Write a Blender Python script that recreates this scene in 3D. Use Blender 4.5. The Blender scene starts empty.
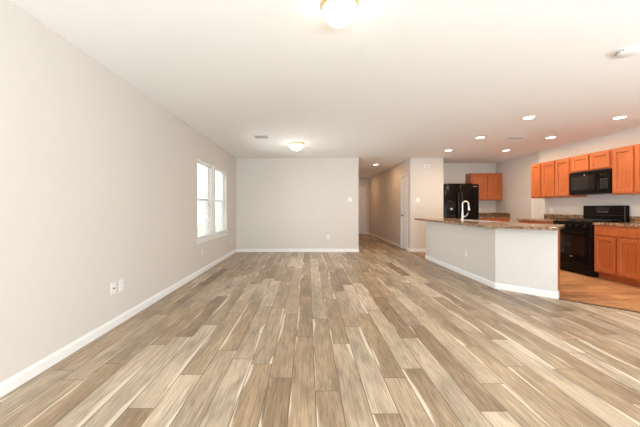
import bpy, bmesh, math, random
from mathutils import Vector, Matrix
random.seed(7)
S = bpy.context.scene
C = S.collection
R = math.radians
PI = math.pi

# ------------------------------------------------------------------ camera, world, big lights, exposure
CAM_H = 1.152
cam_d = bpy.data.cameras.new('camera'); cam = bpy.data.objects.new('camera', cam_d); C.objects.link(cam)
cam_d.sensor_width = 36.0; cam_d.lens = 297.0/640*36.0
cam_d.shift_x = 12.0/640; cam_d.shift_y = -5.5/640
cam_d.clip_start = 0.05; cam_d.clip_end = 200
cam.location = (0, 0, CAM_H); cam.rotation_euler = (R(90), 0, 0)
S.camera = cam

w = bpy.data.worlds.new('sky'); S.world = w; w.use_nodes = True
bg = w.node_tree.nodes['Background']
bg.inputs[0].default_value = (0.93, 0.97, 1.0, 1); bg.inputs[1].default_value = 2.3

def area(name, loc, rot, sx, sy, power, col):
    d = bpy.data.lights.new(name, 'AREA'); d.shape = 'RECTANGLE'; d.size = sx; d.size_y = sy
    d.energy = power; d.color = col
    o = bpy.data.objects.new(name, d); C.objects.link(o); o.location = loc; o.rotation_euler = rot
    return o
# added frontal fill light, set at the invented windows behind the camera
area('rear_fill', (1.35, -2.92, 1.25), (R(90), 0, 0), 5.4, 2.2, 8, (0.84, 0.93, 1.0))
# added fill light aimed upward to brighten the ceiling; no patio is known
area('ceiling_fill', (1.35, -2.9, 0.35), (R(159), 0, 0), 5.4, 0.5, 335, (0.82, 0.92, 1.0))
# added side fill for the left wall and near floor, at an invented window
area('side_fill', (5.31, 0.3, 1.25), (R(90), 0, R(90)), 2.2, 1.7, 40, (0.82, 0.92, 1.0))
# daylight through the two windows of the left wall
area('window_daylight', (-1.79, 5.96, 1.32), (R(90), 0, R(-90)), 1.7, 1.3, 16, (0.94, 0.97, 1.0)).data.spread = R(105)

S.view_settings.view_transform = 'Standard'; S.view_settings.look = 'None'
S.view_settings.exposure = 0.62; S.view_settings.gamma = 1.0; S.view_settings.use_curve_mapping = False

# ------------------------------------------------------------------ materials
MATS = {}
class NT:
    def __init__(s, name):
        s.m = bpy.data.materials.new(name); s.m.use_nodes = True
        s.t = s.m.node_tree; s.b = s.t.nodes['Principled BSDF']
    def n(s, typ, **kw):
        x = s.t.nodes.new(typ)
        for k, v in kw.items(): setattr(x, k, v)
        return x
    def l(s, a, b): s.t.links.new(a, b)
    def math(s, op, a, b=None, c=None):
        x = s.n('ShaderNodeMath', operation=op)
        for i, v in enumerate((a, b, c)):
            if v is None: continue
            if isinstance(v, (int, float)): x.inputs[i].default_value = v
            else: s.l(v, x.inputs[i])
        return x.outputs[0]
    def comb(s, a, b, c):
        x = s.n('ShaderNodeCombineXYZ')
        for i, v in enumerate((a, b, c)):
            if isinstance(v, (int, float)): x.inputs[i].default_value = v
            else: s.l(v, x.inputs[i])
        return x.outputs[0]
    def noise(s, vec, scale=1.0, detail=3.0, rough=0.5, dist=0.0):
        x = s.n('ShaderNodeTexNoise'); s.l(vec, x.inputs['Vector'])
        x.inputs['Scale'].default_value = scale; x.inputs['Detail'].default_value = detail
        x.inputs['Roughness'].default_value = rough; x.inputs['Distortion'].default_value = dist
        return x.outputs['Fac']
    def ramp(s, fac, stops, interp='LINEAR'):
        x = s.n('ShaderNodeValToRGB'); s.l(fac, x.inputs[0]); r = x.color_ramp; r.interpolation = interp
        while len(r.elements) < len(stops): r.elements.new(0.5)
        for e, (p, c) in zip(r.elements, stops):
            e.position = p
            e.color = (*c, 1) if isinstance(c, tuple) else (c, c, c, 1)
        return x.outputs[0]
    def mix(s, fac, a, b, mode='MIX'):
        x = s.n('ShaderNodeMix', data_type='RGBA', blend_type=mode)
        for i, v in ((0, fac), (6, a), (7, b)):
            if isinstance(v, (int, float)): x.inputs[i].default_value = v
            elif isinstance(v, tuple): x.inputs[i].default_value = (*v, 1)
            else: s.l(v, x.inputs[i])
        return x.outputs[2]
    def bump(s, h, strength, dist):
        x = s.n('ShaderNodeBump'); s.l(h, x.inputs['Height'])
        x.inputs['Strength'].default_value = strength; x.inputs['Distance'].default_value = dist
        s.l(x.outputs[0], s.b.inputs['Normal'])
    def col(s, v):
        if isinstance(v, tuple): s.b.inputs['Base Color'].default_value = (*v, 1)
        else: s.l(v, s.b.inputs['Base Color'])
    def set(s, **kw):
        for k, v in kw.items():
            i = s.b.inputs[k.replace('_', ' ')]
            if isinstance(v, (int, float)) : i.default_value = v
            elif isinstance(v, tuple): i.default_value = (*v, 1) if len(v) == 3 else v
            else: s.l(v, i)
    def objco(s): return s.n('ShaderNodeTexCoord').outputs['Object']

def plain(name, col, rough=0.5, metal=0.0, bumpscale=None, bstr=0.1, emit=None, **kw):
    t = NT(name); v = t.objco()
    nz = t.noise(v, 9.0, 3)
    c2 = tuple(x*0.96 for x in col)
    t.col(t.mix(nz, c2, col)); t.set(Roughness=rough, Metallic=metal, **kw)
    if bumpscale: t.bump(t.noise(v, bumpscale, 4), bstr, 0.004)
    if emit: t.set(Emission_Color=emit[0], Emission_Strength=emit[1])
    MATS[name] = t.m; return t.m

WALL = plain('greige_wall_paint', (0.67, 0.62, 0.57), 0.65, bumpscale=55, bstr=0.12)
WALLP = plain('pale_wall_paint', (0.67, 0.635, 0.59), 0.65, bumpscale=55, bstr=0.12)
TRIM = plain('white_trim_paint', (0.83, 0.82, 0.80), 0.35)
DOORP = plain('white_door_paint', (0.80, 0.785, 0.76), 0.4)
PLAST = plain('white_plastic', (0.82, 0.81, 0.79), 0.35)
DARKSLOT = plain('dark_slot', (0.03, 0.03, 0.03), 0.6)
BLACK = plain('black_enamel', (0.006, 0.005, 0.0045), 0.14, Specular_IOR_Level=0.14)
BLACKM = plain('black_satin', (0.008, 0.007, 0.0065), 0.35, Specular_IOR_Level=0.14)
GLASSB = plain('black_glass', (0.012, 0.009, 0.007), 0.06, Specular_IOR_Level=0.4)
IRON = plain('cast_iron', (0.02, 0.02, 0.02), 0.6, bumpscale=200)
STEEL = plain('brushed_steel', (0.70, 0.69, 0.67), 0.28, 1.0)
NICKEL = plain('satin_nickel', (0.60, 0.54, 0.48), 0.30, 1.0)
BRASS = plain('polished_brass', (0.80, 0.56, 0.22), 0.28, 1.0)
BRONZE = plain('dark_bronze', (0.06, 0.045, 0.035), 0.35, 0.8)
GREYP = plain('grey_plastic', (0.25, 0.24, 0.23), 0.4)
CHARC = plain('charcoal_plastic', (0.022, 0.02, 0.019), 0.4)
VENTSH = plain('vent_shadow', (0.10, 0.095, 0.09), 0.7)
BLIND = plain('white_blind_slat', (0.84, 0.83, 0.80), 0.45)
SHADE = plain('frosted_glass_shade', (0.9, 0.87, 0.8), 0.3, emit=((1.0, 0.85, 0.64), 9.0))
LENS = plain('downlight_lens', (0.9, 0.9, 0.85), 0.3, emit=((1.0, 0.86, 0.66), 9.0))
GRASS = plain('dry_lawn_grass', (0.42, 0.42, 0.30), 0.9, bumpscale=60, bstr=0.6)
THRESH = plain('stained_threshold', (0.13, 0.07, 0.035), 0.4)

def ceiling_mat():
    t = NT('knockdown_ceiling'); v = t.objco()
    n1 = t.noise(v, 16.0, 5, 0.6); n2 = t.noise(v, 60.0, 3)
    t.col(t.mix(n1, (0.89, 0.88, 0.865), (0.92, 0.91, 0.895)))
    t.set(Roughness=0.8)
    h = t.math('ADD', t.ramp(n1, [(0.42, 0.0), (0.55, 1.0)]), t.math('MULTIPLY', n2, 0.3))
    t.bump(h, 0.10, 0.005); return t.m
CEIL = ceiling_mat()

def plank_mat(name, W, L, tones, streak, axis='y', rough=(0.22, 0.42), gap=(0.10, 0.075, 0.055), streak_amt=0.8):
    t = NT(name); sep = t.n('ShaderNodeSeparateXYZ'); t.l(t.objco(), sep.inputs[0])
    X, Y = (sep.outputs[0], sep.outputs[1]) if axis == 'y' else (sep.outputs[1], sep.outputs[0])
    xs = t.math('DIVIDE', t.math('ADD', X, 10.03), W)
    row = t.math('FLOOR', xs); fx = t.math('FRACT', xs)
    wn = t.n('ShaderNodeTexWhiteNoise', noise_dimensions='1D'); t.l(row, wn.inputs['W'])
    ys = t.math('ADD', t.math('DIVIDE', t.math('ADD', Y, 20.0), L), t.math('MULTIPLY', wn.outputs['Value'], 9.37))
    colm = t.math('FLOOR', ys); fy = t.math('FRACT', ys)
    w2 = t.n('ShaderNodeTexWhiteNoise', noise_dimensions='2D'); t.l(t.comb(row, colm, 0), w2.inputs['Vector'])
    rnd = w2.outputs['Value']
    sc = t.n('ShaderNodeSeparateColor'); t.l(w2.outputs['Color'], sc.inputs[0])
    r2, r3 = sc.outputs[0], sc.outputs[1]
    # planks: base tone, soft clouds, long grain
    base = t.ramp(rnd, tones)
    cl = t.noise(t.comb(t.math('MULTIPLY', X, 5.0), t.math('MULTIPLY', Y, 1.6), t.math('MULTIPLY', r2, 60.0)), 1.0, 4, 0.55, 0.6)
    cloud = t.ramp(cl, [(0.3, 0.68), (0.7, 1.22)])
    gr = t.noise(t.comb(t.math('MULTIPLY', X, 85.0), t.math('MULTIPLY', Y, 4.5), t.math('MULTIPLY', r3, 90.0)), 1.0, 5, 0.65, 0.4)
    grain = t.ramp(gr, [(0.3, 0.72), (0.7, 1.18)])
    c = t.mix(1.0, t.mix(1.0, base, cloud, 'MULTIPLY'), grain, 'MULTIPLY')
    # cathedral grain veins
    vn = t.noise(t.comb(t.math('MULTIPLY', X, 20.0), t.math('MULTIPLY', Y, 0.85), t.math('MULTIPLY', rnd, 51.0)), 1.0, 3, 0.5, 0.5)
    vf = t.math('ABSOLUTE', t.math('SUBTRACT', t.math('FRACT', t.math('MULTIPLY', vn, 9.0)), 0.5))
    c = t.mix(1.0, c, t.ramp(vf, [(0.02, 0.78), (0.20, 1.03)]), 'MULTIPLY')
    # limewashed patches
    lw = t.noise(t.comb(t.math('MULTIPLY', X, 34.0), t.math('MULTIPLY', Y, 3.2), t.math('MULTIPLY', r3, 71.0)), 1.0, 4, 0.6, 1.2)
    c = t.mix(t.math('MULTIPLY', t.ramp(lw, [(0.52, 0.0), (0.72, 1.0)]), 0.30), c, tuple(0.86*v for v in streak))
    # pale sapwood lines hugging one long edge of some planks
    side = t.math('GREATER_THAN', r2, 0.5)
    fe = t.math('ABSOLUTE', t.math('SUBTRACT', side, fx))
    st = t.noise(t.comb(t.math('MULTIPLY', r3, 140.0), t.math('MULTIPLY', Y, 1.5), t.math('MULTIPLY', rnd, 77.0)), 1.0, 2, 0.45)
    fine = t.noise(t.comb(t.math('MULTIPLY', X, 60.0), t.math('MULTIPLY', Y, 5.0), 3.3), 1.0, 3, 0.6)
    wd = t.math('ADD', t.math('MULTIPLY', t.math('SUBTRACT', st, 0.475), 0.95), t.math('MULTIPLY', t.math('SUBTRACT', fine, 0.5), 0.14))
    sm = t.ramp(t.math('ADD', t.math('SUBTRACT', wd, fe), 0.5), [(0.455, 0.0), (0.53, 1.0)])
    c = t.mix(t.math('MULTIPLY', sm, streak_amt), c, streak)
    # knots
    kn = t.noise(t.comb(t.math('MULTIPLY', X, 16.0), t.math('MULTIPLY', Y, 6.0), t.math('MULTIPLY', r2, 33.0)), 1.0, 2)
    c = t.mix(t.ramp(kn, [(0.20, 0.55), (0.27, 0.0)]), c, gap)
    ge = t.math('MINIMUM', fx, t.math('SUBTRACT', 1.0, fx))
    gy = t.math('MULTIPLY', t.math('MINIMUM', fy, t.math('SUBTRACT', 1.0, fy)), L/W)
    gg = t.ramp(t.math('MINIMUM', ge, gy), [(0.009, 1.0), (0.026, 0.0)])
    c = t.mix(t.math('MULTIPLY', gg, 0.85), c, gap)
    t.col(c)
    t.set(Roughness=t.math('ADD', t.math('MULTIPLY', cl, rough[1]-rough[0]), rough[0]))
    t.set(Specular_IOR_Level=0.17)
    t.bump(t.math('SUBTRACT', t.math('MULTIPLY', gr, 0.12), gg), 0.25, 0.002)
    return t.m
PLANK = plank_mat('weathered_oak_planks', 0.155, 1.22,
    [(0.0, (0.27, 0.185, 0.112)), (0.15, (0.37, 0.262, 0.166)), (0.45, (0.42, 0.305, 0.196)), (0.75, (0.485, 0.378, 0.268)), (1.0, (0.59, 0.475, 0.35))], (0.80, 0.70, 0.56), streak_amt=0.75)
KFLOOR = plank_mat('honey_vinyl_planks', 0.15, 1.2,
    [(0.0, (0.45, 0.215, 0.092)), (0.5, (0.51, 0.255, 0.115)), (1.0, (0.57, 0.295, 0.135))], (0.70, 0.42, 0.22), axis='x',
    rough=(0.3, 0.45), gap=(0.30, 0.16, 0.08), streak_amt=0.5)

def wood_mat(name, a, b, rough=0.32):
    t = NT(name); v = t.objco(); mp = t.n('ShaderNodeMapping'); t.l(v, mp.inputs[0]); mp.inputs['Scale'].default_value = (38, 38, 3.0)
    g = t.noise(mp.outputs[0], 1.0, 5, 0.6, 0.5); cl = t.noise(v, 5.0, 2)
    c = t.mix(t.ramp(g, [(0.3, 0.0), (0.7, 1.0)]), a, b)
    t.col(t.mix(1.0, c, t.ramp(cl, [(0.3, 0.90), (0.7, 1.06)]), 'MULTIPLY')); t.set(Roughness=rough)
    return t.m
WOOD = wood_mat('cherry_stained_maple', (0.40, 0.098, 0.026), (0.51, 0.142, 0.042))

def granite():
    t = NT('brown_granite_laminate'); v = t.objco()
    n1 = t.noise(v, 28.0, 4, 0.65, 0.8); n2 = t.noise(v, 95.0, 3, 0.6); n3 = t.noise(v, 48.0, 3, 0.5, 1.2)
    c = t.ramp(n1, [(0.34, (0.05, 0.027, 0.016)), (0.48, (0.22, 0.115, 0.058)), (0.59, (0.38, 0.225, 0.122)), (0.71, (0.62, 0.48, 0.33))])
    c = t.mix(t.ramp(n2, [(0.58, 0.0), (0.66, 0.85)]), c, (0.045, 0.03, 0.022))
    c = t.mix(t.ramp(n3, [(0.60, 0.0), (0.67, 0.8)]), c, (0.72, 0.63, 0.50))
    t.col(c); t.set(Roughness=0.18); return t.m
GRAN = granite()

def glass_mat():
    t = NT('window_glass'); tr = t.n('ShaderNodeBsdfTransparent'); gl = t.n('ShaderNodeBsdfGlossy'); gl.inputs['Roughness'].default_value = 0.02
    tr.inputs[0].default_value = (0.97, 0.985, 0.98, 1)
    mx = t.n('ShaderNodeMixShader'); mx.inputs[0].default_value = 0.05
    t.l(tr.outputs[0], mx.inputs[1]); t.l(gl.outputs[0], mx.inputs[2])
    t.l(mx.outputs[0], t.t.nodes['Material Output'].inputs[0]); return t.m
GLASS = glass_mat()
FENCE = wood_mat('weathered_fence', (0.34, 0.27, 0.2), (0.45, 0.37, 0.29), 0.8)

# ------------------------------------------------------------------ mesh helpers
class MB:
    def __init__(s): s.bm = bmesh.new()
    def box(s, x0, y0, z0, x1, y1, z1, bev=0.0, seg=2):
        ge = bmesh.ops.create_cube(s.bm, size=1.0)['verts']
        sx, sy, sz = abs(x1-x0), abs(y1-y0), abs(z1-z0)
        for v in ge:
            v.co = Vector(((v.co.x)*sx+(x0+x1)/2, v.co.y*sy+(y0+y1)/2, v.co.z*sz+(z0+z1)/2))
        if bev:
            ed = {e for v in ge for e in v.link_edges}
            bmesh.ops.bevel(s.bm, geom=list(ed), offset=min(bev, 0.45*min(sx, sy, sz)), segments=seg, affect='EDGES', profile=0.5)
        return s
    def prism(s, pts, z0, z1):
        n = len(pts)
        a = [s.bm.verts.new((p[0], p[1], z0)) for p in pts]; b = [s.bm.verts.new((p[0], p[1], z1)) for p in pts]
        s.bm.faces.new(list(reversed(a))); s.bm.faces.new(b)
        for i in range(n): s.bm.faces.new((a[i], a[(i+1) % n], b[(i+1) % n], b[i]))
        return s
    def lathe(s, prof, seg=40, c=(0, 0, 0), axis='z'):
        rings = []
        for r, z in prof:
            ring = []
            for k in range(seg if r > 1e-6 else 1):
                a = 2*PI*k/seg; p = Vector((r*math.cos(a), r*math.sin(a), z))
                if axis == 'y': p = Vector((p.x, p.z, p.y))
                if axis == 'x': p = Vector((p.z, p.x, p.y))
                ring.append(s.bm.verts.new(p+Vector(c)))
            rings.append(ring)
        for a, b in zip(rings, rings[1:]):
            for k in range(seg):
                q = [a[k % len(a)], a[(k+1) % len(a)], b[(k+1) % len(b)], b[k % len(b)]]
                u = []
                for v in q:
                    if v not in u: u.append(v)
                if len(u) > 2:
                    try: s.bm.faces.new(u)
                    except ValueError: pass
        return s
    def tube(s, pts, rads, seg=12):
        pts = [Vector(p) for p in pts]; rings = []; up = Vector((0, 0, 1)); prev = None
        if isinstance(rads, (int, float)): rads = [rads]*len(pts)
        for i, p in enumerate(pts):
            d = (pts[min(i+1, len(pts)-1)]-pts[max(i-1, 0)]).normalized()
            if prev is None: a = d.orthogonal().normalized()
            else: a = (prev-d*prev.dot(d)).normalized()
            prev = a; b = d.cross(a)
            rings.append([s.bm.verts.new(p+(a*math.cos(2*PI*k/seg)+b*math.sin(2*PI*k/seg))*rads[i]) for k in range(seg)])
        for a, b in zip(rings, rings[1:]):
            for k in range(seg): s.bm.faces.new((a[k], a[(k+1) % seg], b[(k+1) % seg], b[k]))
        s.bm.faces.new(list(reversed(rings[0]))); s.bm.faces.new(rings[-1])
        return s
    def build(s, name, mat, parent=None, smooth=False, loc=None, label=None):
        bmesh.ops.recalc_face_normals(s.bm, faces=s.bm.faces)
        me = bpy.data.meshes.new(name); s.bm.to_mesh(me); s.bm.free()
        me.materials.append(mat)
        if smooth:
            me.polygons.foreach_set('use_smooth', [True]*len(me.polygons))
            try: me.set_sharp_from_angle(angle=R(40))
            except Exception: pass
        o = bpy.data.objects.new(name, me); C.objects.link(o)
        if parent: o.parent = parent
        if loc: o.location = loc
        if label: o['label'] = label
        return o

def structure(o): o['kind'] = 'structure'; return o
def thing(name, label, cat, loc=(0, 0, 0), rz=0.0, group=None):
    o = bpy.data.objects.new(name, None); C.objects.link(o); o.empty_display_size = 0.1
    o.location = loc; o.rotation_euler = (0, 0, rz); o['label'] = label; o['category'] = cat
    if group: o['group'] = group
    return o
def kids(o): return [c for c in list(bpy.data.objects) if c.parent == o]
def copy_tree(o, parent=None):
    c = o.copy(); C.objects.link(c)
    if parent: c.parent = parent
    for k in kids(o): copy_tree(k, c)
    return c
FACE_L = R(-90)   # thing on the right-hand wall, front towards -X
FACE_R = R(90)    # thing on the left-hand wall, front towards +X

# ------------------------------------------------------------------ the shell
H = 2.46
XL, YB, XHL, XH = -1.88, 7.78, 1.323, 2.68
XR, XR2, YK, YHE, YF = 5.35, 5.47, 8.66, 13.1, -3.0
A = Vector((2.68, 6.75)); B = Vector((2.68, 4.25)); Cc = Vector((3.16, 3.77))
KX = XR; KY = Cc.y-(KX-Cc.x)
m = MB(); m.prism([(XL-.1, YF-.1), (XR+.1, YF-.1), (XR+.1, KY-.1), (B.x, B.y), (XH, YB+.12), (XH+.12, YB+.12), (XH+.12, YHE+.1), (XHL-.06, YHE+.1), (XHL-.06, YB+.06), (XL-.1, YB+.06)], -0.12, 0.0)
structure(m.build('floor', PLANK))
m = MB(); m.prism([(B.x, B.y), (XR+.1, KY-.1), (XR2+.1, KY-.1), (XR2+.1, YK+.1), (3.45, YK+.1), (3.45, YB+.06), (XH, YB+.06)], -0.12, 0.0)
structure(m.build('floor_kitchen', KFLOOR))
structure(MB().box(XL-.15, YF-.15, H, XR2+.2, YHE+.15, H+.12).build('ceiling', CEIL))

WZ0, WZ1 = 0.61, 2.0
WIN = [(5.05, 5.84), (6.04, 6.87)]
m = MB(); x0, x1 = XL-.15, XL
m.box(x0, YF-.15, 0, x1, WIN[0][0], H).box(x0, WIN[0][1], WZ0, x1, WIN[1][0], WZ1).box(x0, WIN[1][1], 0, x1, YB, H)
m.box(x0, WIN[0][0], 0, x1, WIN[1][1], WZ0).box(x0, WIN[0][0], WZ1, x1, WIN[1][1], H)
structure(m.build('wall_left', WALL))
structure(MB().box(XL-.15, YB, 0, XHL, YB+.12, H).build('wall_back', WALL))
structure(MB().box(XHL-.12, YB+.12, 0, XHL, YHE, H).build('wall_hall_left', WALL))
DY0, DY1, DZ = 8.035, 8.515, 2.035
m = MB().box(XH, YB+.12, 0, XH+.12, DY0, H).box(XH, DY1, 0, XH+.12, YHE, H).box(XH, DY0, DZ, XH+.12, DY1, H).box(XH+.075, DY0, 0, XH+.12, DY1, DZ)
structure(m.build('wall_hall_right', WALL))
EX0, EX1 = 1.73, 2.49
m = MB().box(XHL-.12, YHE, 0, EX0, YHE+.12, H).box(EX1, YHE, 0, XH+.12, YHE+.12, H).box(EX0, YHE, DZ, EX1, YHE+.12, H).box(EX0, YHE+.075, 0, EX1, YHE+.12, DZ)
structure(m.build('wall_hall_end', WALL))
XKL = 3.547
m = MB().prism([(XH, YB), (XKL, YB), (XKL, YK), (XKL-.12, YK), (XKL-.12, YB+.12), (XH, YB+.12)], 0, H)
structure(m.build('wall_kitchen_left', WALL))
structure(MB().box(XKL-.12, YK, 0, XR2+.15, YK+.12, H).build('wall_kitchen_back', WALL))
YR = 6.89
NY0, NY1, NZ0, NZ1 = -.85, 1.45, .4, 2.15
m = MB().box(XR, YF-.15, 0, XR2+.15, NY0, H).box(XR, NY1, 0, XR2+.15, YR, H).box(XR2, YR, 0, XR2+.15, YK, H)
m.box(XR, NY0, 0, XR2+.15, NY1, NZ0).box(XR, NY0, NZ1, XR2+.15, NY1, H)
structure(m.build('wall_right', WALL))
# wall behind the camera; its two tall window openings are added for light
PW = [(-1.25, 1.25), (1.45, 3.95)]
m = MB(); y0, y1 = YF-.15, YF
m.box(XL-.15, y0, 0, PW[0][0], y1, H).box(PW[0][1], y0, .12, PW[1][0], y1, 2.3).box(PW[1][1], y0, 0, XR2+.15, y1, H)
m.box(PW[0][0], y0, 0, PW[1][1], y1, .12).box(PW[0][0], y0, 2.3, PW[1][1], y1, H)
structure(m.build('wall_front', WALL))
# low wall of the peninsula
def offs(p, d, k): return (p.x+d[0]*k, p.y+d[1]*k)
q = math.sqrt(.5)
NB = (math.cos(R(22.5)), math.sin(R(22.5)))          # miter direction at B (towards the kitchen)
def lineoff(k):   # points of A,B,C pushed k towards the kitchen
    return [(A.x+k, A.y), (B.x+k, B.y+k*math.tan(R(22.5))), (Cc.x+q*k, Cc.y+q*k)]
HWT = 0.115; SLAB0, SLAB1 = 0.875, 0.914
f0, f1 = lineoff(0), lineoff(HWT)
m = MB().prism([f0[0], f0[1], f0[2], f1[2], f1[1], f1[0]], 0, SLAB0-.002)
structure(m.build('wall_peninsula', WALLP))

# baseboards
BH, BT = 0.085, 0.014
def baseboard(name, pts, side=1, h=BH, mat=TRIM):
    m = MB()
    P = [Vector(p) for p in pts]; n = len(P)
    nor = []
    for a, b in zip(P, P[1:]):
        d = (b-a).normalized(); nor.append(Vector((-d.y, d.x))*side)
    def pushed(k):
        out = []
        for i, p in enumerate(P):
            if i == 0: out.append(p+nor[0]*k)
            elif i == n-1: out.append(p+nor[-1]*k)
            else:
                a, b = nor[i-1], nor[i]; mm = (a+b).normalized(); out.append(p+mm*(k/mm.dot(a)))
        return out
    inn, o1, o2 = pushed(0.0), pushed(BT), pushed(BT*.45)
    prof = [(inn, 0.0), (o1, 0.0), (o1, h*.72), (o2, h), (inn, h)]
    V = [[m.bm.verts.new((p.x, p.y, z)) for p in line] for line, z in prof]
    for a in range(len(prof)):
        b = (a+1) % len(prof)
        for i in range(n-1): m.bm.faces.new((V[a][i], V[a][i+1], V[b][i+1], V[b][i]))
    m.bm.faces.new([V[a][0] for a in range(5)]); m.bm.faces.new([V[a][-1] for a in range(5)][::-1])
    return structure(m.build(name, mat))
baseboard('baseboard_left', [(XL, YF), (XL, YB)], -1)
baseboard('baseboard_back', [(XL+BT, YB), (XHL, YB), (XHL, YHE)], -1)
baseboard('baseboard_hall_end', [(EX1+.065, YHE), (XH-BT, YHE)], -1)
baseboard('baseboard_hall_right', [(XH, YHE), (XH, DY1+.062)], -1)
baseboard('baseboard_kitchen_left', [(XH, DY0-.062), (XH, YB), (XKL, YB)], -1)
baseboard('baseboard_peninsula', [f1[0], f0[0], f0[1], f0[2], f1[2]], -1)
baseboard('baseboard_right', [(XR, 3.2), (XR, YF)], -1)
baseboard('baseboard_kitchen_right', [(XR2, 7.96), (XR2, 7.262)], -1)
# floor transitions between the living room planks and the kitchen floor
d = Vector((q, -q)); nn = Vector((q, q))*.022
P0 = Cc+d*.02; P1 = Vector((XR, KY))
structure(MB().prism([tuple(P0-nn), tuple(P1-nn), tuple(P1+nn), tuple(P0+nn)], 0, 0.007).build('trim_1', THRESH))
structure(MB().box(XH-.02, A.y+.02, 0, XH+.02, YB-.016, 0.007).build('trim_2', THRESH))

# windows of the left wall
for i, (a, b) in enumerate(WIN):
    xg = XL-.105
    m = MB(); fw = .038
    m.box(xg-.03, a, WZ0, xg+.03, a+fw, WZ1, .004).box(xg-.03, b-fw, WZ0, xg+.03, b, WZ1, .004)
    m.box(xg-.03, a+fw, WZ0, xg+.03, b-fw, WZ0+fw, .004).box(xg-.03, a+fw, WZ1-fw, xg+.03, b-fw, WZ1, .004)
    m.box(xg-.025, a+fw, 1.285, xg+.025, b-fw, 1.325, .004)
    fr = structure(m.build('window_%d' % (i+1), TRIM))
    MB().box(xg-.003, a+fw, WZ0+fw, xg+.003, b-fw, WZ1-fw).build('pane', GLASS, fr)
# sill board and apron across both windows
structure(MB().box(XL-.07, WIN[0][0]+.002, WZ0-.0005, XL, WIN[0][1]-.002, WZ0+.012).box(XL-.07, WIN[1][0]+.002, WZ0-.0005, XL, WIN[1][1]-.002, WZ0+.012)
          .box(XL, WIN[0][0]-.05, WZ0-.014, XL+.045, WIN[1][1]+.05, WZ0+.012, .006).box(XL, WIN[0][0]-.02, WZ0-.075, XL+.014, WIN[1][1]+.02, WZ0-.014, .004).build('trim_3', TRIM))
structure(MB().box(XL, WIN[0][1]+.03, WZ0+.012, XL+.008, WIN[1][0]-.03, WZ1, .003).build('trim_4', TRIM))
# unseen windows added behind the camera to go with the frontal fill light
for i, (a, b) in enumerate(PW):
    m = MB(); yg = YF-.08; z0, z1 = .12, 2.3
    for xx in (a, (a+b)/2-.03, b-.06): m.box(xx, yg-.03, z0, xx+.06, yg+.03, z1, .004)
    m.box(a+.06, yg-.03, z0, b-.06, yg+.03, z0+.07).box(a+.06, yg-.03, z1-.07, b-.06, yg+.03, z1)
    fr = structure(m.build('window_%d' % (i+3), TRIM))
    MB().box(a+.06, yg-.003, z0+.07, b-.06, yg+.003, z1-.07).build('pane', GLASS, fr)

# unseen window added to the right wall to go with the side fill
m = MB(); xg = XR+.16
for yy in (NY0, (NY0+NY1)/2-.025, NY1-.05): m.box(xg-.03, yy, NZ0, xg+.03, yy+.05, NZ1, .004)
m.box(xg-.025, NY0+.05, NZ0, xg+.025, NY1-.05, NZ0+.05).box(xg-.025, NY0+.05, NZ1-.05, xg+.025, NY1-.05, NZ1)
fr = structure(m.build('window_5', TRIM))
MB().box(xg-.003, NY0+.05, NZ0+.05, xg+.003, NY1-.05, NZ1-.05).build('pane', GLASS, fr)

# blinds
def blind(a, b, label):
    t = thing('window_blind', label, 'blind', (XL-.036, (a+b)/2, WZ0+.014), FACE_R, 'blinds in the left wall windows')
    wd = (b-a)-.02; hh = WZ1-WZ0-.014
    MB().box(-wd/2, -.025, hh-.05, wd/2, .025, hh-.002, .004).build('headrail', BLIND, t)
    m = MB(); n = 30
    for k in range(n):
        z = .05+(hh-.12)*k/(n-1)
        s0 = len(m.bm.verts); m.bm.verts.ensure_lookup_table()
        m.box(-wd/2+.004, -.023, z-.0014, wd/2-.004, .023, z+.0014)
        m.bm.verts.ensure_lookup_table()
        for v in list(m.bm.verts)[s0:]:
            dy, dz = v.co.y, v.co.z-z; ca, sa = math.cos(R(24)), math.sin(R(24))
            v.co.y = dy*ca-dz*sa; v.co.z = z+dy*sa+dz*ca
    m.build('slats', BLIND, t)
    MB().box(-wd/2+.002, -.025, .004, wd/2-.002, .025, .028, .004).build('bottom_rail', BLIND, t)
    for s in (-.32, 0, .32): MB().box(s*wd-.0012, -.026, .028, s*wd+.0012, -.0246, hh-.05).build('ladder_cord', BLIND, t)
    MB().tube([(-wd/2+.05, -.029, hh-.05), (-wd/2+.05, -.030, hh-.75)], .004, 8).build('tilt_wand', PLAST, t, True)
    return t
blind(*WIN[0], 'white horizontal blind in the left wall window nearer the camera')
blind(*WIN[1], 'white horizontal blind in the left wall window nearer the back corner')

# ------------------------------------------------------------------ doors
def panel_door(m, w, h, y0=0.0, t=.035, panels=()):
    m.box(0, y0, 0, w, y0+t, h)
    for (x0, z0, x1, z1) in panels:
        m.box(x0, y0-.004, z0, x1, y0+.002, z0+.014, .002); m.box(x0, y0-.004, z1-.014, x1, y0+.002, z1, .002)
        m.box(x0, y0-.004, z0+.014, x0+.014, y0+.002, z1-.014, .002); m.box(x1-.014, y0-.004, z0+.014, x1, y0+.002, z1-.014, .002)
        m.box(x0+.035, y0-.006, z0+.035, x1-.035, y0+.002, z1-.035, .005)
def six_panels(w, h):
    out = []; c = w/2; mg = .1 if w > .6 else .07
    for (a, b) in ((.12, .82), (.95, 1.58), (1.68, h-.1)):
        out += [(mg, a, c-.03, b), (c+.03, a, w-mg, b)]
    return out
def casing(m, w, h, cw=.06, ct=.014):
    m.box(-cw, -ct, 0, 0, -.0005, h+cw, .004).box(w, -ct, 0, w+cw, -.0005, h+cw, .004).box(0, -ct, h, w, -.0005, h+cw, .004)
    m.box(0, 0, 0, .012, .074, h).box(w-.012, 0, 0, w, .074, h).box(.012, 0, h-.012, w-.012, .074, h)
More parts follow.
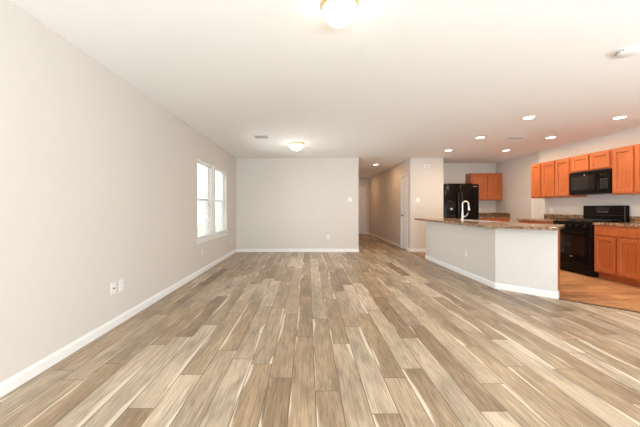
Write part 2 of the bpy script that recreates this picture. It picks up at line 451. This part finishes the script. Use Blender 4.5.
def lever(parent, x, z, y, sgn):
    m = MB().lathe([(0, 0), (.027, 0), (.027, -.007), (.02, -.012), (0, -.012)], 24, (x, y, z), 'y')
    m.tube([(x, y-.01, z), (x, y-.045, z), (x+sgn*.02, y-.05, z), (x+sgn*.11, y-.05, z-.004)], [.009, .009, .010, .008], 10)
    m.build('door_handle', BRONZE, parent, True)
def door(name, w, loc, rz, lever_x=None, sgn=1, h=DZ, panels=True, dy=.02):
    r = bpy.data.objects.new(name, None); C.objects.link(r); r.location = loc; r.rotation_euler = (0, 0, rz); r['kind'] = 'structure'
    m = MB(); casing(m, w, h); m.build('door_casing', TRIM, r)
    m = MB(); panel_door(m, w-.03, h-.024, dy, .035, six_panels(w-.03, h-.02) if panels else ())
    m.build('door_leaf', DOORP, r, loc=(.015, 0, .010))
    if lever_x is not None: lever(r, lever_x, .94, dy, sgn)
    return r
door('door_1', DY1-DY0, (XH, DY1, 0), FACE_L, .055, 1)
door('door_2', EX1-EX0, (EX0, YHE, 0), 0, .07, 1)
# white doorway past the end of the right-hand cabinets
r = bpy.data.objects.new('door_3', None); C.objects.link(r); r.location = (XR2, 7.26, 0); r.rotation_euler = (0, 0, FACE_L); r['kind'] = 'structure'
MB().box(0, -.016, 0, .065, -.0005, DZ+.06, .004).box(.065, -.016, DZ, .368, -.0005, DZ+.06, .004).build('door_casing', TRIM, r)
MB().box(.066, -.008, .01, .368, -.0005, DZ).box(.12, -.012, .15, .34, -.006, .85, .004).box(.12, -.012, .98, .34, -.006, 1.9, .004).build('door_leaf', DOORP, r)

# ------------------------------------------------------------------ cabinets
def front_door(w, h, t=.024, fr=.056):
    m = MB()
    m.box(0, -t, 0, fr, 0, h, .005).box(w-fr, -t, 0, w, 0, h, .005).box(fr, -t, 0, w-fr, 0, fr, .005).box(fr, -t, h-fr, w-fr, 0, h, .005)
    m.box(fr-.004, -t*.30, fr-.004, w-fr+.004, -.001, h-fr+.004)
    # small sloped bead round the panel
    b = .010
    for (x0, z0, x1, z1) in ((fr, fr, fr+b, h-fr), (w-fr-b, fr, w-fr, h-fr), (fr+b, fr, w-fr-b, fr+b), (fr+b, h-fr-b, w-fr-b, h-fr)):
        m.box(x0, -t*.62, z0, x1, -t*.2, z1, .004)
    return m
def cab_doors(t, w, z0, z1, n, side=.028, gap=.03, y=0.0, x_from=0.0):
    wd = (w-2*side-gap*(n-1))/n
    for k in range(n):
        front_door(wd, z1-z0).build('door', WOOD, t, loc=(x_from+side+k*(wd+gap), y-.0005, z0))
def upper(label, w, h, d, loc, rz, n, group='wall cabinets'):
    t = thing('wall_cabinet', label, 'cabinet', loc, rz, group)
    MB().box(0, 0, 0, w, d, h, .002).build('body', WOOD, t)
    cab_doors(t, w, .022, h-.025, n)
    return t
def base(label, w, loc, rz, n, d=.60, drawers=1, h=SLAB0-.001, group='base cabinets'):
    t = thing('base_cabinet', label, 'cabinet', loc, rz, group)
    MB().box(0, 0, .1, w, d, h, .002).build('body', WOOD, t)
    MB().box(.0, .075, 0, w, d, .1).build('toe_kick', WOOD, t)
    cab_doors(t, w, .125, .685, n)
    wd = (w-2*.028-.03*(drawers-1))/drawers
    for k in range(drawers):
        MB().box(0, -.019, 0, wd, 0, .135, .004).build('drawer_front', WOOD, t, loc=(.028+k*(wd+.03), -.0005, .715))
    return t
XF, XU = 4.74, 5.04
UZ0, UZ1 = 1.37, 2.13
DU = XR-XU-.001
R0, R1 = 4.925, 5.69           # range bay
# right-hand wall uppers (local x runs towards the camera)
upper('narrow reddish wood wall cabinet with one door at the far end of the right wall', .30, UZ1-UZ0, DU, (XU, 6.71, UZ0), FACE_L, 1)
upper('reddish wood wall cabinet with two doors just left of the microwave', 6.409-R1-.002, UZ1-UZ0, DU, (XU, 6.409, UZ0), FACE_L, 2)
upper('short reddish wood wall cabinet with two small doors above the microwave', R1-R0-.002, UZ1-1.815, DU, (XU, R1-.001, 1.815), FACE_L, 2)
upper('tall reddish wood wall cabinet right of the microwave at the photo edge', .70, UZ1-UZ0, DU, (XU, R0-.002, UZ0), FACE_L, 2)
# right-hand wall bases
base('reddish wood base cabinet right of the black range, cut by the photo edge', .74, (XF, R0-.004, 0), FACE_L, 2)
base('reddish wood base cabinet at the near end of the right-hand run', .70, (XF, R0-.745, 0), FACE_L, 2)
base('reddish wood base cabinet left of the black range behind the peninsula', 6.69-R1-.006, (XF, 6.69, 0), FACE_L, 2, drawers=2)
# back alcove
upper('reddish wood wall cabinet with two doors on the kitchen back wall beside the refrigerator', 5.466-4.587, UZ1-UZ0, .304, (4.587, 8.355, UZ0), 0, 2)
base('reddish wood base cabinet against the kitchen back wall beside the refrigerator', 5.466-4.575, (4.575, 8.055, 0), 0, 2, d=.604, drawers=2)
# peninsula bases (fronts towards the kitchen)
p1, p2 = lineoff(HWT+.001), lineoff(HWT+.60)
t = thing('base_cabinet', 'reddish wood base cabinet run behind the long low wall of the peninsula', 'cabinet', (p2[0][0], A.y-.01, 0), FACE_R, 'base cabinets')
L1 = A.y-.01-p2[1][1]-.02
t.location = (p2[0][0], A.y-.01-L1, 0)
ZB = SLAB0-.235
MB().box(0, 0, .1, L1, .599, ZB).build('body', WOOD, t)
MB().box(0, 0, ZB, L1, .03, SLAB0-.001).build('front_rail', WOOD, t)
MB().box(0, .565, ZB, L1, .599, SLAB0-.001).build('back_rail', WOOD, t)
for xx in (0, L1-.03): MB().box(xx, .03, ZB, xx+.03, .565, SLAB0-.001).build('side_panel', WOOD, t)
MB().box(0, .075, 0, L1, .599, .1).build('toe_kick', WOOD, t)
cab_doors(t, L1, .125, .685, 4)
for k in range(2): MB().box(0, -.019, 0, L1/2-.05, 0, .135, .004).build('drawer_front', WOOD, t, loc=(.03+k*(L1/2-.01), -.0005, .715))
# angled end cabinet with its finished end panel
e = Vector((-q, q))*.028
c1, c2 = Vector(p1[2])+e, Vector(p2[2])+e
t = thing('base_cabinet', 'reddish wood end cabinet whose edge shows at the right end of the peninsula', 'cabinet', (p1[2][0], p1[2][1], 0), 0, 'base cabinets')
o = Vector(p1[2])
def rel(pts): return [(Vector(p)-o)[:] for p in pts]
ii = (p1[1][0]+.001, p1[1][1]); jj = p2[1]
kk = (jj[0], jj[1]+.018); k2 = (p1[1][0]+.001, jj[1]+.018)
MB().prism(rel([tuple(c1), tuple(c2), jj, kk, k2, ii]), .1, SLAB0-.001).build('body', WOOD, t)
tk1 = c1+Vector((q, q))*.0; tk2 = c2-Vector((q, q))*.075
MB().prism(rel([tuple(tk1), tuple(tk2), (jj[0]-.075, jj[1]-.03), (ii[0]+.02, ii[1]+.02)]), 0, .1).build('toe_kick', WOOD, t)
dl = (c2-Vector(jj)).length
dr = front_door(dl-.06, .56).build('door', WOOD, t)
dr.location = ((c2-o).x-q*.03, (c2-o).y+q*.03, .125); dr.rotation_euler = (0, 0, R(135))
dr.location = ((c2-o).x+q*(-.03)+q*.0005, (c2-o).y+q*.03+q*.0005, .125)

# ------------------------------------------------------------------ countertops
def slab_bevel(o, wdt=.006):
    b = o.modifiers.new('edge', 'BEVEL'); b.width = wdt; b.segments = 3; b.limit_method = 'ANGLE'; b.angle_limit = R(50)
OV = .20
g0, g1 = lineoff(-OV), lineoff(HWT+.60+.035)
ex = Vector((q, -q))*.025
SK = (2.99, 5.16, 3.35, 5.92)     # sink cut-out x0,y0,x1,y1
t = thing('countertop', 'brown speckled peninsula countertop with an angled end over the pale low wall', 'countertop', (A.x, A.y, SLAB0))
def relA(pts): return [(p[0]-A.x, p[1]-A.y) for p in pts]
ya, yb = 6.93, g0[1][1]
m = MB()
X0, X1 = g0[0][0], g1[0][0]
# polygon with a rectangular hole, bridged as two halves meeting along the sink's centre line
ys = (SK[1]+SK[3])/2
h1 = [(X0, ya), (X0, ys), (SK[0], ys), (SK[0], SK[3]), (SK[2], SK[3]), (SK[2], ys), (X1, ys), (X1, ya)]
h2 = [(X0, ys), tuple(g0[1]), tuple(Vector(g0[2])+ex), tuple(Vector(g1[2])+ex), tuple(g1[1]), (X1, ys), (SK[2], ys), (SK[2], SK[1]), (SK[0], SK[1]), (SK[0], ys)]
for h in (h1, h2):
    m.prism(relA(h), 0, SLAB1-SLAB0)
bm = m.bm
bmesh.ops.remove_doubles(bm, verts=bm.verts, dist=1e-5)
# drop the doubled inner walls where the halves meet
seen = {}
for f in list(bm.faces):
    k = tuple(sorted(v.index for v in f.verts)) if False else frozenset(v for v in f.verts)
    seen.setdefault(k, []).append(f)
dead = [f for fs in seen.values() if len(fs) > 1 for f in fs]
bmesh.ops.delete(bm, geom=dead, context='FACES_ONLY')
o = m.build('slab', GRAN, t); slab_bevel(o)
# kitchen counters
def counter(label, w, loc, rz, d, splash_sides=(), splash_x=(0, None)):
    t = thing('countertop', label, 'countertop', loc, rz)
    o = MB().box(0, 0, 0, w, d, SLAB1-SLAB0).build('slab', GRAN, t); slab_bevel(o)
    m = MB().box(0, d-.02, SLAB1-SLAB0+.0005, w, d, SLAB1-SLAB0+.1, .003)
    if 'right' in splash_sides: m.box(w-.02, .01, SLAB1-SLAB0+.0005, w, d-.02, SLAB1-SLAB0+.1, .003)
    m.build('backsplash', GRAN, t)
    return t
counter('brown speckled countertop right of the black range', 1.45, (4.71, R0-.004, SLAB0), FACE_L, XR-4.71-.001)
counter('brown speckled countertop left of the black range along the right wall', 6.71-R1-.006, (4.71, 6.71, SLAB0), FACE_L, XR-4.71-.001)
counter('brown speckled countertop in the back corner beside the refrigerator', 5.469-4.565, (4.565, 8.025, SLAB0), 0, YK-8.025-.001, ('right',))

# sink and faucet
t = thing('kitchen_sink', 'stainless steel sink set into the peninsula countertop behind the faucet', 'sink', ((SK[0]+SK[2])/2, (SK[1]+SK[3])/2, SLAB1))
a, b = (SK[2]-SK[0])/2-.002, (SK[3]-SK[1])/2-.002
m = MB(); z = -.18
m.box(-a, -b, z, -a+.003, b, .001).box(a-.003, -b, z, a, b, .001).box(-a+.003, -b, z, a-.003, -b+.003, .001).box(-a+.003, b-.003, z, a-.003, b, .001).box(-a+.003, -b+.003, z, a-.003, b-.003, z+.003)
m.build('basin', STEEL, t)
m = MB(); r_ = .012
m.box(-a-r_, -b-r_, .0006, -a+.002, b+r_, .003).box(a-.002, -b-r_, .0006, a+r_, b+r_, .003).box(-a+.002, -b-r_, .0006, a-.002, -b+.002, .003).box(-a+.002, b-.002, .0006, a-.002, b+r_, .003)
m.build('rim', STEEL, t)
MB().lathe([(0, .003), (.045, .003), (.045, .001), (0, .001)], 24, (0, 0, z+.002)).build('drain', STEEL, t, True)

t = thing('kitchen_faucet', 'tall silver gooseneck faucet standing on the peninsula countertop', 'faucet', (2.93, 5.63, SLAB1+.0003), R(-33))
MB().lathe([(0, 0), (.028, 0), (.028, .006), (.022, .012), (.020, .06), (.016, .13), (.013, .20), (.0, .20)], 28).build('body', NICKEL, t, True)
pts = [(0, 0, .19), (0, 0, .25)]; rr = .05
for k in range(13):
    aa = PI-PI*k/12; pts.append((rr+rr*math.cos(aa), 0, .315+rr*math.sin(aa)))
pts += [(2*rr+.002, 0, .28)]
MB().tube(pts, .011, 14).build('spout', NICKEL, t, True)
MB().tube([(2*rr+.002, 0, .285), (2*rr+.006, 0, .24), (2*rr+.009, 0, .20), (2*rr+.009, 0, .192)], [.0135, .0165, .021, .018], 14).build('spray_head', NICKEL, t, True)
MB().tube([(0, 0, .075), (.030, -.02, .078), (.058, -.035, .085), (.085, -.045, .115), (.092, -.048, .15)], [.013, .014, .010, .008, .006], 10).build('handle', NICKEL, t, True)

# ------------------------------------------------------------------ refrigerator
FX0, FX1, FY, FH = 3.60, 4.537, 7.88, 1.79
t = thing('refrigerator', 'black two door refrigerator in the alcove behind the peninsula', 'refrigerator', (FX0, FY, 0))
W_ = FX1-FX0
MB().box(.005, .07, .03, W_-.005, .76, FH-.02, .006).build('body', BLACKM, t)
MB().box(.03, .06, 0, W_-.03, .6, .03).build('base_grille', BLACKM, t)
sp = .42
dl = MB().box(0, 0, .06, sp-.004, .066, FH, .012, 3).build('freezer_door', BLACK, t, True)
dr = MB().box(sp+.004, 0, .06, W_, .066, FH, .012, 3).build('refrigerator_door', BLACK, t, True)
for dd, xx in ((dl, sp-.045), (dr, sp+.045)):
    MB().tube([(xx, .004, 1.56), (xx, -.035, 1.54), (xx, -.055, 1.45), (xx, -.062, 1.15), (xx, -.055, .85), (xx, -.035, .76), (xx, .004, .74)], [.011, .012, .013, .013, .013, .012, .011], 12).build('handle', BRONZE, dd, True)
MB().box(.095, -.004, .93, .315, .0, 1.33, .003).build('dispenser_panel', GLASSB, dl)
MB().box(.12, -.0065, .96, .29, -.0045, 1.16, .004).build('dispenser_recess', BLACKM, dl)
MB().box(.175, -.014, 1.10, .235, -.007, 1.15, .003).build('dispenser_spout', STEEL, dl, label='silver dispenser spout')
MB().box(W_-.16, -.0035, 1.715, W_-.05, .0, 1.735, .001).build('badge', STEEL, dr, label='silver badge strip')
MB().box(W_/2-.3, .02, FH, W_/2+.3, .1, FH+.015, .003).build('hinge_cover', BLACKM, t)

# ------------------------------------------------------------------ microwave (over the range)
MZ0, MZ1, MXF = 1.40, 1.813, 5.0
t = thing('microwave', 'black over the range microwave mounted under the short wall cabinet', 'microwave', (MXF, R1-.003, MZ0), FACE_L)
MW = R1-R0-.006; MH = MZ1-MZ0; MD = XR-MXF-.001
MB().box(0, .025, 0, MW, MD, MH, .004).build('body', BLACKM, t)
dw = .57
dd = MB().box(0, 0, .045, dw, .024, MH-.045, .006).build('door', BLACK, t)
MB().box(.05, -.002, .085, dw-.075, -.0, MH-.085, .001).build('window', GLASSB, dd)
MB().tube([(dw-.035, 0, .08), (dw-.035, -.035, .09), (dw-.035, -.04, MH/2), (dw-.035, -.035, MH-.09), (dw-.035, 0, MH-.08)], .010, 10).build('handle', BLACK, dd, True)
pn = MB().box(dw+.004, 0, .045, MW, .024, MH-.045, .005).build('control_panel', BLACK, t)
MB().box(dw+.03, -.002, MH-.115, MW-.03, 0, MH-.075, .001).build('display', GLASSB, pn)
for i in range(5):
    for j in range(3):
        MB().box(dw+.03+j*.046, -.0022, .085+i*.036, dw+.066+j*.046, 0, .110+i*.036, .001).build('button', CHARC, pn)
m = MB().box(0, 0, MH-.042, MW, .024, MH, .004)
for k in range(5): m.box(.03, -.003, MH-.036+k*.0068, MW-.03, 0, MH-.0325+k*.0068)
m.build('vent_grille', BLACKM, t)
MB().box(0, 0, 0, MW, .024, .042, .004).build('lower_trim', BLACK, t)
MB().lathe([(0, -.004), (.012, -.004), (.014, 0), (0, 0)], 20, (dw*.55, -.0002, MH-.065), 'y').build('badge', STEEL, dd, True, label='round silver badge')

# ------------------------------------------------------------------ range
RXF = 4.695
t = thing('gas_range', 'black freestanding range with a raised back panel between the base cabinets', 'range', (RXF, R1-.003, 0), FACE_L)
RW = R1-R0-.007; RD = XR-RXF-.005
MB().box(0, .03, .03, RW, RD-.02, .895, .003).build('body', BLACKM, t)
MB().box(.02, .05, 0, RW-.02, RD-.05, .03).build('base_skirt', BLACKM, t)
MB().box(.002, .0, .045, RW-.002, .03, .195, .006).build('storage_drawer', BLACK, t)
od = MB().box(.002, -.012, .205, RW-.002, .03, .765, .008).build('oven_door', BLACK, t)
MB().box(.10, -.0145, .33, RW-.10, -.012, .66, .001).build('oven_window', GLASSB, od)
m = MB().tube([(.06, -.055, .725), (RW-.06, -.055, .725)], .012, 12)
for xx in (.09, RW-.09): m.tube([(xx, -.055, .725), (xx, -.010, .725)], .009, 10)
m.build('handle', BLACK, od, True)
MB().box(.375, -.0140, .290, .435, -.0120, .308, .0008).build('badge', STEEL, od, label='silver badge strip')
cp = MB().box(.0, -.004, .775, RW, .06, .895, .010).build('control_panel', BLACK, t)
for k in range(5):
    MB().lathe([(0, -.032), (.016, -.032), (.019, -.012), (.024, -.004), (.024, 0), (0, 0)], 20, (.10+k*(RW-.2)/4, -.0045, .84), 'y').build('knob', BLACKM, cp, True)
ck = MB().box(-.0, -.004, .8955, RW, RD-.085, .917, .006).build('cooktop', BLACK, t)
for bx in (.19, RW-.19):
    for by in (.16, .42):
        MB().lathe([(0, .016), (.03, .016), (.045, .008), (.045, 0), (0, 0)], 20, (bx, by, .917)).build('burner', IRON, ck, True)
    m = MB()
    x0, x1, y0, y1, z0, z1 = bx-.16, bx+.16, .035, .545, .938, .952
    for xx in (x0, bx-.006, x1-.012): m.box(xx, y0, z0, xx+.012, y1, z1, .002)
    for yy in (y0, .155, .285, .415, y1-.012): m.box(x0, yy, z0, x1, yy+.012, z1, .002)
    for xx in (x0, x1-.012):
        for yy in (y0, y1-.012): m.box(xx, yy, .917, xx+.012, yy+.012, z0)
    m.build('grate', IRON, ck)
bgd = MB().box(0, RD-.08, .897, RW, RD, 1.195, .014, 3).build('back_panel', BLACK, t)
MB().box(RW/2-.12, RD-.0825, 1.10, RW/2+.12, RD-.08, 1.165, .001).build('display', GLASSB, bgd)
MB().box(.03, RD-.084, 1.02, RW-.03, RD-.08, 1.028, .001).build('trim_line', CHARC, bgd)
for k in range(6): MB().box(RW/2-.10+k*.035, RD-.0835, 1.075, RW/2-.08+k*.035, RD-.08, 1.087, .001).build('button', GREYP, bgd)

# ------------------------------------------------------------------ outlets, switches
def plate(name, label, cat, loc, rz, kind, group=None, wd=.072):
    t = thing(name, label, cat, loc, rz, group)
    MB().box(-wd/2, -.006, -.058, wd/2, -.0003, .058, .003).build('cover_plate', PLAST, t)
    if kind == 'outlet':
        for s in (-1, 1):
            rc = MB().box(-.017, -.0085, s*.025-.014, .017, -.006, s*.025+.014, .004).build('receptacle', PLAST, t)
            MB().box(-.008, -.0088, s*.025-.004, -.006, -.0084, s*.025+.006).box(.006, -.0088, s*.025-.004, .008, -.0084, s*.025+.005).lathe([(0, -.0088), (.0022, -.0088), (.0022, -.0084), (0, -.0084)], 10, (0, 0, s*.025-.009), 'y').build('slots', DARKSLOT, rc)
    elif kind == 'coax':
        MB().lathe([(0, -.018), (.005, -.018), (.005, -.008), (.008, -.008), (.008, -.006), (0, -.006)], 14, (0, 0, 0), 'y').build('cable_jack', BRONZE, t, True)
    else:
        n = int(kind[-1])
        for k in range(n):
            x = (k-(n-1)/2)*.046
            MB().box(x-.016, -.010, -.033, x+.016, -.006, .033, .003).build('rocker', PLAST, t)
    return t
def onL(Y, z): return (XL, Y, z)
plate('cable_outlet', 'white wall plate with a dark cable jack low on the left wall', 'outlet', onL(2.865, .377), FACE_R, 'coax')
plate('wall_outlet', 'white outlet right beside the cable jack plate low on the left wall', 'outlet', onL(2.985, .377), FACE_R, 'outlet', 'wall outlets')
plate('wall_outlet', 'white outlet low on the left wall below the nearer window', 'outlet', onL(5.27, .371), FACE_R, 'outlet', 'wall outlets')
plate('wall_outlet', 'white outlet low on the left wall near the back corner past the windows', 'outlet', onL(7.30, .365), FACE_R, 'outlet', 'wall outlets')
plate('wall_outlet', 'white outlet low on the back wall', 'outlet', (.529, YB, .387), 0, 'outlet', 'wall outlets')
plate('light_switch', 'white double switch on the back wall near the hallway corner', 'switch', (1.095, YB, 1.365), 0, 'switch2', 'light switches', .118)
plate('light_switch', 'white double switch on the wall between the hallway door and the refrigerator', 'switch', (2.875, YB, 1.356), 0, 'switch2', 'light switches', .118)
plate('wall_outlet', 'white outlet low on the hallway wall at its far end', 'outlet', (XH, 11.9, .385), FACE_L, 'outlet', 'wall outlets')
plate('wall_outlet', 'white outlet low on the hallway wall just past the narrow door', 'outlet', (XH, 8.94, .375), FACE_L, 'outlet', 'wall outlets')
plate('wall_outlet', 'white outlet on the long low wall of the peninsula', 'outlet', (XH, 5.02, .391), FACE_L, 'outlet', 'wall outlets')
plate('wall_outlet', 'white outlet above the backsplash left of the black range', 'outlet', (XR, 6.52, 1.10), FACE_L, 'outlet', 'wall outlets')
plate('wall_outlet', 'white outlet above the counter right beside the refrigerator', 'outlet', (5.01, YK, 1.085), 0, 'outlet', 'wall outlets')
t = thing('door_chime', 'small white door chime box high on the wall left of the refrigerator', 'chime', (3.10, YB, 2.24), 0)
MB().box(-.075, -.035, -.045, .075, -.0003, .045, .008).build('cover', PLAST, t)
m = MB()
for k in range(4): m.box(-.05, -.0362, -.024+k*.014, .05, -.0352, -.020+k*.014)
m.build('grille', GREYP, t)

# ------------------------------------------------------------------ ceiling fixtures
def dome(label, x, y, r, drop):
    t = thing('ceiling_light', label, 'light', (x, y, H), 0, 'dome ceiling lights')
    MB().lathe([(0, -.0003), (r*1.0, -.0003), (r*1.05, -.008), (r*1.05, -.022), (r*.98, -.032), (0, -.032)], 48).build('brass_base', BRASS, t, True, label='brass ring base')
    prof = [(r*.93, -.0325)]
    for k in range(1, 15):
        a = PI/2*k/14; prof.append((r*.97*math.cos(a) if k < 14 else 0, -.034-(drop-.034)*math.sin(a)))
    MB().lathe(prof, 48).build('glass_shade', SHADE, t, True)
    return t
dome('brass rimmed frosted dome light on the ceiling nearest the camera', .203, 1.90, .112, .135)
dome('brass rimmed frosted dome light on the ceiling near the back wall', -.232, 6.02, .145, .14)

def downlight(label, x, y, watts, col=(1.0, .78, .53)):
    t = thing('recessed_light', label, 'light', (x, y, H), 0, 'recessed ceiling lights')
    MB().lathe([(.066, -.0005), (.088, -.0005), (.090, -.003), (.086, -.006), (.070, -.007), (.066, -.004), (.066, -.0005)], 40).build('trim_ring', TRIM, t, True)
    MB().lathe([(0, -.0045), (.0655, -.0035), (.0655, -.0008), (0, -.0008)], 40).build('lens', LENS, t, True)
    l = bpy.data.lights.new('lamp', 'AREA'); l.shape = 'DISK'; l.size = .12; l.energy = watts; l.color = col
    lo = bpy.data.objects.new('lamp', l); C.objects.link(lo); lo.parent = t; lo.location = (0, 0, -.012)
    return t
KW = 7.6
for lab, x, y in (('recessed light above the angled end of the peninsula', 3.19, 4.29), ('recessed light nearest the camera over the wall cabinet right of the microwave', 4.50, 4.29),
                  ('recessed light in the middle of the row above the peninsula', 3.19, 5.51), ('recessed light in front of the microwave, middle of the row nearer the right wall', 4.50, 5.51),
                  ('recessed light above the far end of the peninsula in front of the refrigerator', 3.19, 6.74), ('recessed light at the far end of the row nearer the right wall', 4.50, 6.74)):
    downlight(lab, x, y, KW*(1.0 if y < 6 else .6 if x < 4 else 1.5))
downlight('recessed light in the hallway ceiling by the narrow door', 2.04, 8.93, 5.5, (1.0, .56, .26))
downlight('recessed light at the far end of the hallway ceiling', 1.88, 11.9, 5.0, (1.0, .54, .24))

def vent(label, x, y, w, d, n, rz=0):
    t = thing('ceiling_vent', label, 'vent', (x, y, H), rz, 'ceiling vents')
    fw = .022
    MB().box(-w/2, -d/2, -.006, -w/2+fw, d/2, -.0003, .002).box(w/2-fw, -d/2, -.006, w/2, d/2, -.0003, .002).box(-w/2+fw, -d/2, -.006, w/2-fw, -d/2+fw, -.0003, .002).box(-w/2+fw, d/2-fw, -.006, w/2-fw, d/2, -.0003, .002).build('frame', TRIM, t)
    MB().box(-w/2+fw, -d/2+fw, -.0012, w/2-fw, d/2-fw, -.0004).build('duct_back', VENTSH, t)
    m = MB()
    for k in range(n):
        yy = -d/2+fw+(d-2*fw)*(k+.5)/n; g = (d-2*fw)/n*.17
        m.box(-w/2+fw, yy-g, -.0028, w/2-fw, yy+g, -.0015)
    m.build('louvres', TRIM, t); return t
vent('white louvred vent in the ceiling over the living area', -.86, 5.46, .27, .26, 7)
vent('louvred vent in the kitchen ceiling between the recessed lights', 3.87, 5.57, .36, .17, 5)
t = thing('smoke_detector', 'round white smoke detector on the ceiling at the upper right', 'smoke detector', (2.65, 2.46, H), 0)
MB().lathe([(0, -.0003), (.072, -.0003), (.075, -.010), (0, -.010)], 40).build('mounting_plate', PLAST, t, True)
MB().lathe([(0, -.0101), (.066, -.0101), (.068, -.020), (.062, -.034), (.040, -.040), (0, -.041)], 40).build('cover', PLAST, t, True)
m = MB()
for k in range(16):
    a = 2*PI*k/16; m.box(.0675*math.cos(a)-.004, .0675*math.sin(a)-.004, -.019, .0675*math.cos(a)+.004, .0675*math.sin(a)+.004, -.014)
m.build('vent_slots', GREYP, t)

# ------------------------------------------------------------------ outside the left windows
structure(MB().box(-14, -12, -.25, XL-.16, 22, -.15).build('ground', GRASS))
t = thing('fence', 'weathered board fence outside the left windows', 'fence', (-7.0, 6.0, -.15))
m = MB()
for k in range(110): m.box(-.01, -8.25+k*.15, .02, .01, -8.25+k*.15+.142, 1.75+.02*math.sin(k*2.3))
m.build('boards', FENCE, t)
MB().box(.01, -8.25, .4, .05, 8.25, .49).box(.01, -8.25, 1.35, .05, 8.25, 1.44).build('rails', FENCE, t)
for k in range(7): MB().box(-.1, -8.0+k*2.66, 0, -.01, -7.9+k*2.66, 1.7).build('post', FENCE, t)
